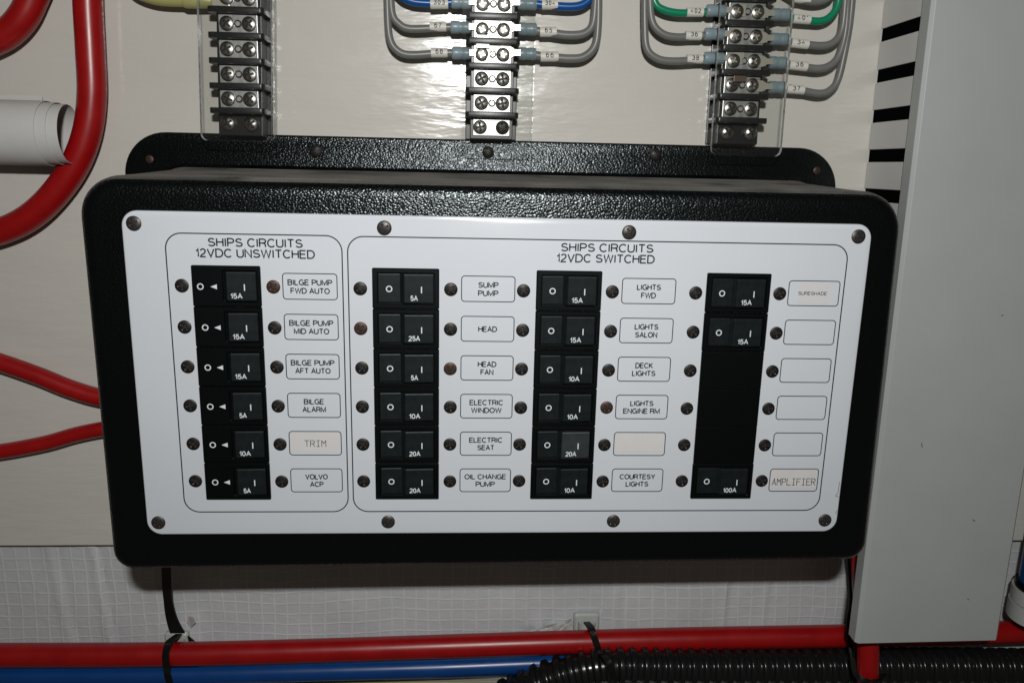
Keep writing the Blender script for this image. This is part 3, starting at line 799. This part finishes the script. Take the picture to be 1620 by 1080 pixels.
cable('thin_black_wire', 'thin black wire running down behind the left edge of the grey duct cover', 'wire',
      [(1344, 850, 92), (1345, 900, 90), (1347, 950, 88), (1342, 985, 84), (1344, 1020, 76), (1350, 1060, 70), (1346, 1100, 70)], 3.0, 'tie', 92)
cable('thin_grey_wire', 'thin pale grey wire beside the black one, left edge of the duct cover', 'wire',
      [(1350, 850, 94), (1351, 900, 93), (1354, 950, 92), (1356, 1000, 92), (1358, 1040, 92)], 2.0, 'grey', 92)

# ================================================================ CONDUIT
ctrl = [at(*p) for p in ((700, 1150, 84), (790, 1108, 82), (850, 1080, 80), (905, 1062, 78), (970, 1053, 77), (1060, 1054, 77), (1200, 1054, 78), (1340, 1053, 80), (1480, 1053, 82), (1640, 1054, 82), (1760, 1055, 82))]
raw = smooth_path(ctrl, 30)
dense = [raw[0]]; step = 0.62; acc = 0
for a, b in zip(raw[:-1], raw[1:]):
    L_ = (b - a).length; q = step - acc
    while q < L_: dense.append(a + (b - a) * (q / L_)); q += step
    acc = L_ - (q - step)
def crad(i, n):
    ph = (i * step / 7.7) % 1.0
    return 9.3 + 2.7 * min(1.0, max(0.0, 0.5 + 1.5 * math.sin(2 * math.pi * ph)))
mb = MB(); mb.tube(dense, crad, 28)
cond = mb.build('corrugated_conduit', M['conduit'], None, loc=dense[0], angle=80)
tag(cond, 'black corrugated conduit curving in at the bottom right under the red cable', 'conduit')

# ================================================================ TIES AND MOUNTS
def loop_over(px, y0p, y1p, lean, yfront, yback):
    pass


def tie(label, pts, width, loc):
    t = thing('cable_tie', label, 'cable tie', loc, 'black cable ties round the cables'); mb = MB(); mb.strap(smooth_path(pts, 8), width, 1.1, (1, 0, 0)); mb.build('strap', M['tie'], t); return t


tie('black cable tie looped over the red and blue cables at lower left', [at(283, 1003, 98), at(276, 1008, 88), at(267, 1016, 80), at(262, 1034, 79.2), at(263, 1052, 80), at(265, 1066, 84.4), at(269, 1085, 86), at(272, 1110, 92)], 4.0, at(262, 1034, 80))
tie('black cable tie slanting over the red cable above the conduit', [at(928, 984, 94), at(934, 990, 86), at(938, 1000, 80.5), at(944, 1018, 79.2), at(950, 1034, 78), at(958, 1040, 66), at(966, 1054, 63.5), at(972, 1078, 67), at(976, 1100, 80)], 4.0, at(944, 1018, 80))
tie('black cable tie round the short red cable below the duct', [at(1348, 1040, 62), at(1352, 1062, 57), at(1360, 1072, 54), at(1375, 1077, 53.5), at(1392, 1074, 56), at(1400, 1066, 64)], 3.2, at(1365, 1072, 56))
mb = MB(); mb.strap(smooth_path([at(263, 860, 60), at(263, 900, 78), at(265, 940, 92), at(271, 975, 99), at(282, 1002, 99), at(300, 1022, 100)], 8), lambda t: 5.2 + 9.5 * max(0, t - .45), 1.2, (1, 0, 0))
st = mb.build('hanging_strap', M['tie'], None, loc=at(271, 975, 99)); tag(st, 'black strap hanging from behind the panel down to the cables', 'strap')


def mount(label, px, py, w_, h_):
    c = at(px, py, 98); t = thing('cable_tie_mount', label, 'cable tie mount', c, 'white nylon cable tie mounts')
    mb = MB()
    mb.loft([[(c.x + x, y, c.z + z) for x, z in rr(-w_ + g, w_ - g, -h_ + g, h_ - g, 2, 5)] for g, y in ((0, 101.5), (0, 99), (1.2, 97.6))], True, True, 0, True)
    mb.build('base', M['mount'], t)
    mb = MB(); n = 12; rg = []
    for k in range(n + 1):
        a = math.pi * k / n; rg.append([(c.x - 6 * math.cos(a), 97.6 - 5.5 * math.sin(a), c.z - 3.4), (c.x - 6 * math.cos(a), 97.6 - 5.5 * math.sin(a), c.z + 3.4),
                                        (c.x - 4.4 * math.cos(a), 97.6 - 4.0 * math.sin(a), c.z + 3.4), (c.x - 4.4 * math.cos(a), 97.6 - 4.0 * math.sin(a), c.z - 3.4)])
    mb.loft(rg, True, True, 0, False); mb.build('bridge', M['mount'], t)
    return t


mount('white tie mount behind the red cable at lower left', 279, 1016, 7.5, 7)
mount('white tie mount behind the red cable under the middle of the panel', 928, 988, 8.5, 8)
# torn flake of sheeting
mb = MB(); c = [at(295, 984, 98), at(298, 974, 96.5), at(305, 976, 95.5), at(309, 985, 97.5), at(302, 992, 100)]
b2 = [Vector((p.x, p.y + 0.5, p.z)) for p in c]
mb.add(c + b2, [(0, 1, 2, 3, 4), (9, 8, 7, 6, 5)] + [(i, (i + 1) % 5, 5 + (i + 1) % 5, 5 + i) for i in range(5)])
fk = mb.build('torn_flap', M['paper'], None, loc=c[0]); tag(fk, 'small torn white flap sticking out of the sheeting right of the hanging strap', 'torn flap')
# crumpled clear film beside the middle mount
mb = MB(); v = []; nx, nz = 14, 5
for j in range(nz + 1):
    for i in range(nx + 1):
        px = 828 + (905 - 828) * i / nx; top = 1000 - (i / nx) * 22; py = 1006 - (1006 - top) * j / nz
        p = at(px, py, 97.0 + 1.6 * noise.noise((i * 0.7, j * 0.9, 3))); v.append(p)
mb.add(v, [(j * (nx + 1) + i, j * (nx + 1) + i + 1, (j + 1) * (nx + 1) + i + 1, (j + 1) * (nx + 1) + i) for j in range(nz) for i in range(nx)], 0, False)
v2 = [Vector((p.x, p.y + 0.4, p.z)) for p in v]
mb.add(v2, [((j + 1) * (nx + 1) + i, (j + 1) * (nx + 1) + i + 1, j * (nx + 1) + i + 1, j * (nx + 1) + i) for j in range(nz) for i in range(nx)], 0, False)
M['film'] = mat('glossy_white_film', (0.45, 0.46, 0.45), 0.12)
fm = mb.build('crumpled_film', M['film'], None, loc=v[0]); tag(fm, 'scrap of glossy crumpled film left of the middle tie mount', 'plastic film')

# pale ledge under the cables
lg = MB(); lg.box(-620, 640, 100, 110, -262, -233); lg_o = lg.build('ledge', M['foam'], bevel=0.6); lg_o['kind'] = 'structure'

# ================================================================ WIRING DUCT
DX = 226.2; DY = 43.0; zt, zb_ = 330.0, -170.5
duct = thing('wiring_duct', 'tall grey slotted wiring duct with a flat cover, right of the black panel', 'cable duct', (266, WALL, zb_))
tilt = 0.006
def dxs(z): return DX + 2.0 - tilt * (z + 170)   # the left side leans very slightly
zbody = -112.0
mb = MB(); mb.box(DX + 0.3, 311, WALL - 0.25, WALL - 0.05, zbody, zt); mb.build('back_panel', M['ductside'], duct)
# slotted side: fingers between slots
pitch = 22.0; slot = 7.1; zs = 181.1 + 22 * 6     # centres of the slots
mbp = MB()
Wf = pitch - slot
fin = box_mesh('finger', 0, 1.6, 53.5, WALL - 0.3, -Wf / 2, Wf / 2, M['ductside'], 0.3)
for side in (DX, 309.5):
    k = 0; z = zs
    while z > zbody + 6:
        zc = z - pitch / 2
        if zc > zbody + Wf / 2: put('finger', fin, duct, (side, 0, zc))
        z -= pitch
    mb = MB(); mb.box(side - (0.6 if side == DX else 0), side + 1.6, 50.5, 54.0, zbody, zt); mb.build('side_rail', M['ductside'], duct)
mb = MB(); mb.box(DX + 0.7, 309.3, 53.6, WALL - 0.4, zbody + 1, zt); mb.build('dark_filler', M['dark'], duct)  # solid box added inside, its near-black colour is the shade behind the slots
# cover: shallow channel, snapped over the sides
mb = MB()
def cov_pts(z): return [(DX - 1.2, 53.0, z), (DX - 1.6, 44.6, z), (DX + 0.2, DY, z), (311.5, DY, z), (313.2, 44.6, z), (312.8, 53.0, z), (311.6, 53.0, z), (311.4, 45.4, z), (DX + 0.8, 45.4, z), (DX, 53.0, z)]
mb.loft([cov_pts(z) for z in (zb_ + 1.5, zt)], True, True, 0, False)
mb.build('cover', M['duct'], duct, bevel=0.25)
mb = MB()
for (a, b, c_, d) in ((1541, 822, 1545, 825), (1531, 947, 1534, 949), (1462, 700, 1463, 707), (1590, 500, 1594, 499)):
    A = at(a, b, DY - 0.03); B = at(c_, d, DY - 0.03); t_ = (B - A).normalized(); q = Vector((-t_.z, 0, t_.x)) * 0.2
    mb.add([A - q, B - q, B + q, A + q], [(0, 1, 2, 3)])
mb.build('scuff_mark', M['ink'], duct)
duct.rotation_euler = (0, -0.0115, 0)                  # it was screwed on slightly out of plumb

# ================================================================ THINGS AT THE RIGHT EDGE
mb = MB(); a = at(1664, 862, 76); mb.tube([(a.x, a.y, 30), (a.x, a.y, a.z - 28)], 14.5, 28); bl = mb.build('blue_pipe', M['blue'], None, loc=a); tag(bl, 'blue pipe end at the far right edge beside the duct', 'pipe')
b = at(1640, 925, 72)
mb = MB(); mb.tube([(a.x, a.y, a.z - 26.5), (a.x, a.y, a.z - 31)], 16.2, 28); rg = mb.build('black_ring', M['black'], None, loc=a); tag(rg, 'black ring at the foot of the blue pipe', 'ring')
mb = MB(); mb.tube([(a.x, a.y, a.z - 31), (a.x, a.y, a.z - 40)], 17.5, 28); mb.tube([(a.x, a.y, a.z - 40.6), (a.x, a.y, a.z - 52)], 18.0, 28)
wh = mb.build('white_collar', M['mount'], None, loc=a); tag(wh, 'white collar below the black ring at the far right', 'collar')

# ================================================================ PAPER ROLL
pc = at(60, 211, 77); Rr = 17.0
roll = thing('paper_roll', 'rolled white paper lying against the wall behind the looping red cable', 'paper', (pc.x, WALL, pc.z))
def sheet_roll(name, r0, r1, a0, a1, xr, xl=-520, n=60):
    """spiral sheet: xr(t) gives the right edge"""
    mb = MB(); A = []; B = []
    for k in range(n + 1):
        t = k / n; a = math.radians(a0 + (a1 - a0) * t); r = r0 + (r1 - r0) * t
        y = pc.y - r * math.cos(a); z = pc.z + r * math.sin(a)
        y2 = pc.y - (r - 0.25) * math.cos(a); z2 = pc.z + (r - 0.25) * math.sin(a)
        A.append([(xl, y, z), (xr(t), y, z), (xr(t), y2, z2), (xl, y2, z2)])
    mb.loft(A, True, True, 0, True); return mb.build(name, M['paper'], roll, angle=50)
xa = at(53, 214, 60).x; xb = at(70, 214, 60).x; xc = at(86, 214, 61).x
sheet_roll('outer_turn', 16.7, 16.5, -95, 120, lambda t: xa)
sheet_roll('middle_turn', 15.9, 15.8, -92, 262, lambda t: xb)
sheet_roll('inner_turn', 15.3, 14.9, -90, 265, lambda t: xc + 1.0 * math.sin(t * 6))
mb = MB(); e0 = at(67, 152, 92); mb.box(-520, e0.x, 91.5, 91.75, pc.z - 5, e0.z); mb.build('loose_edge', M['paper'], roll)
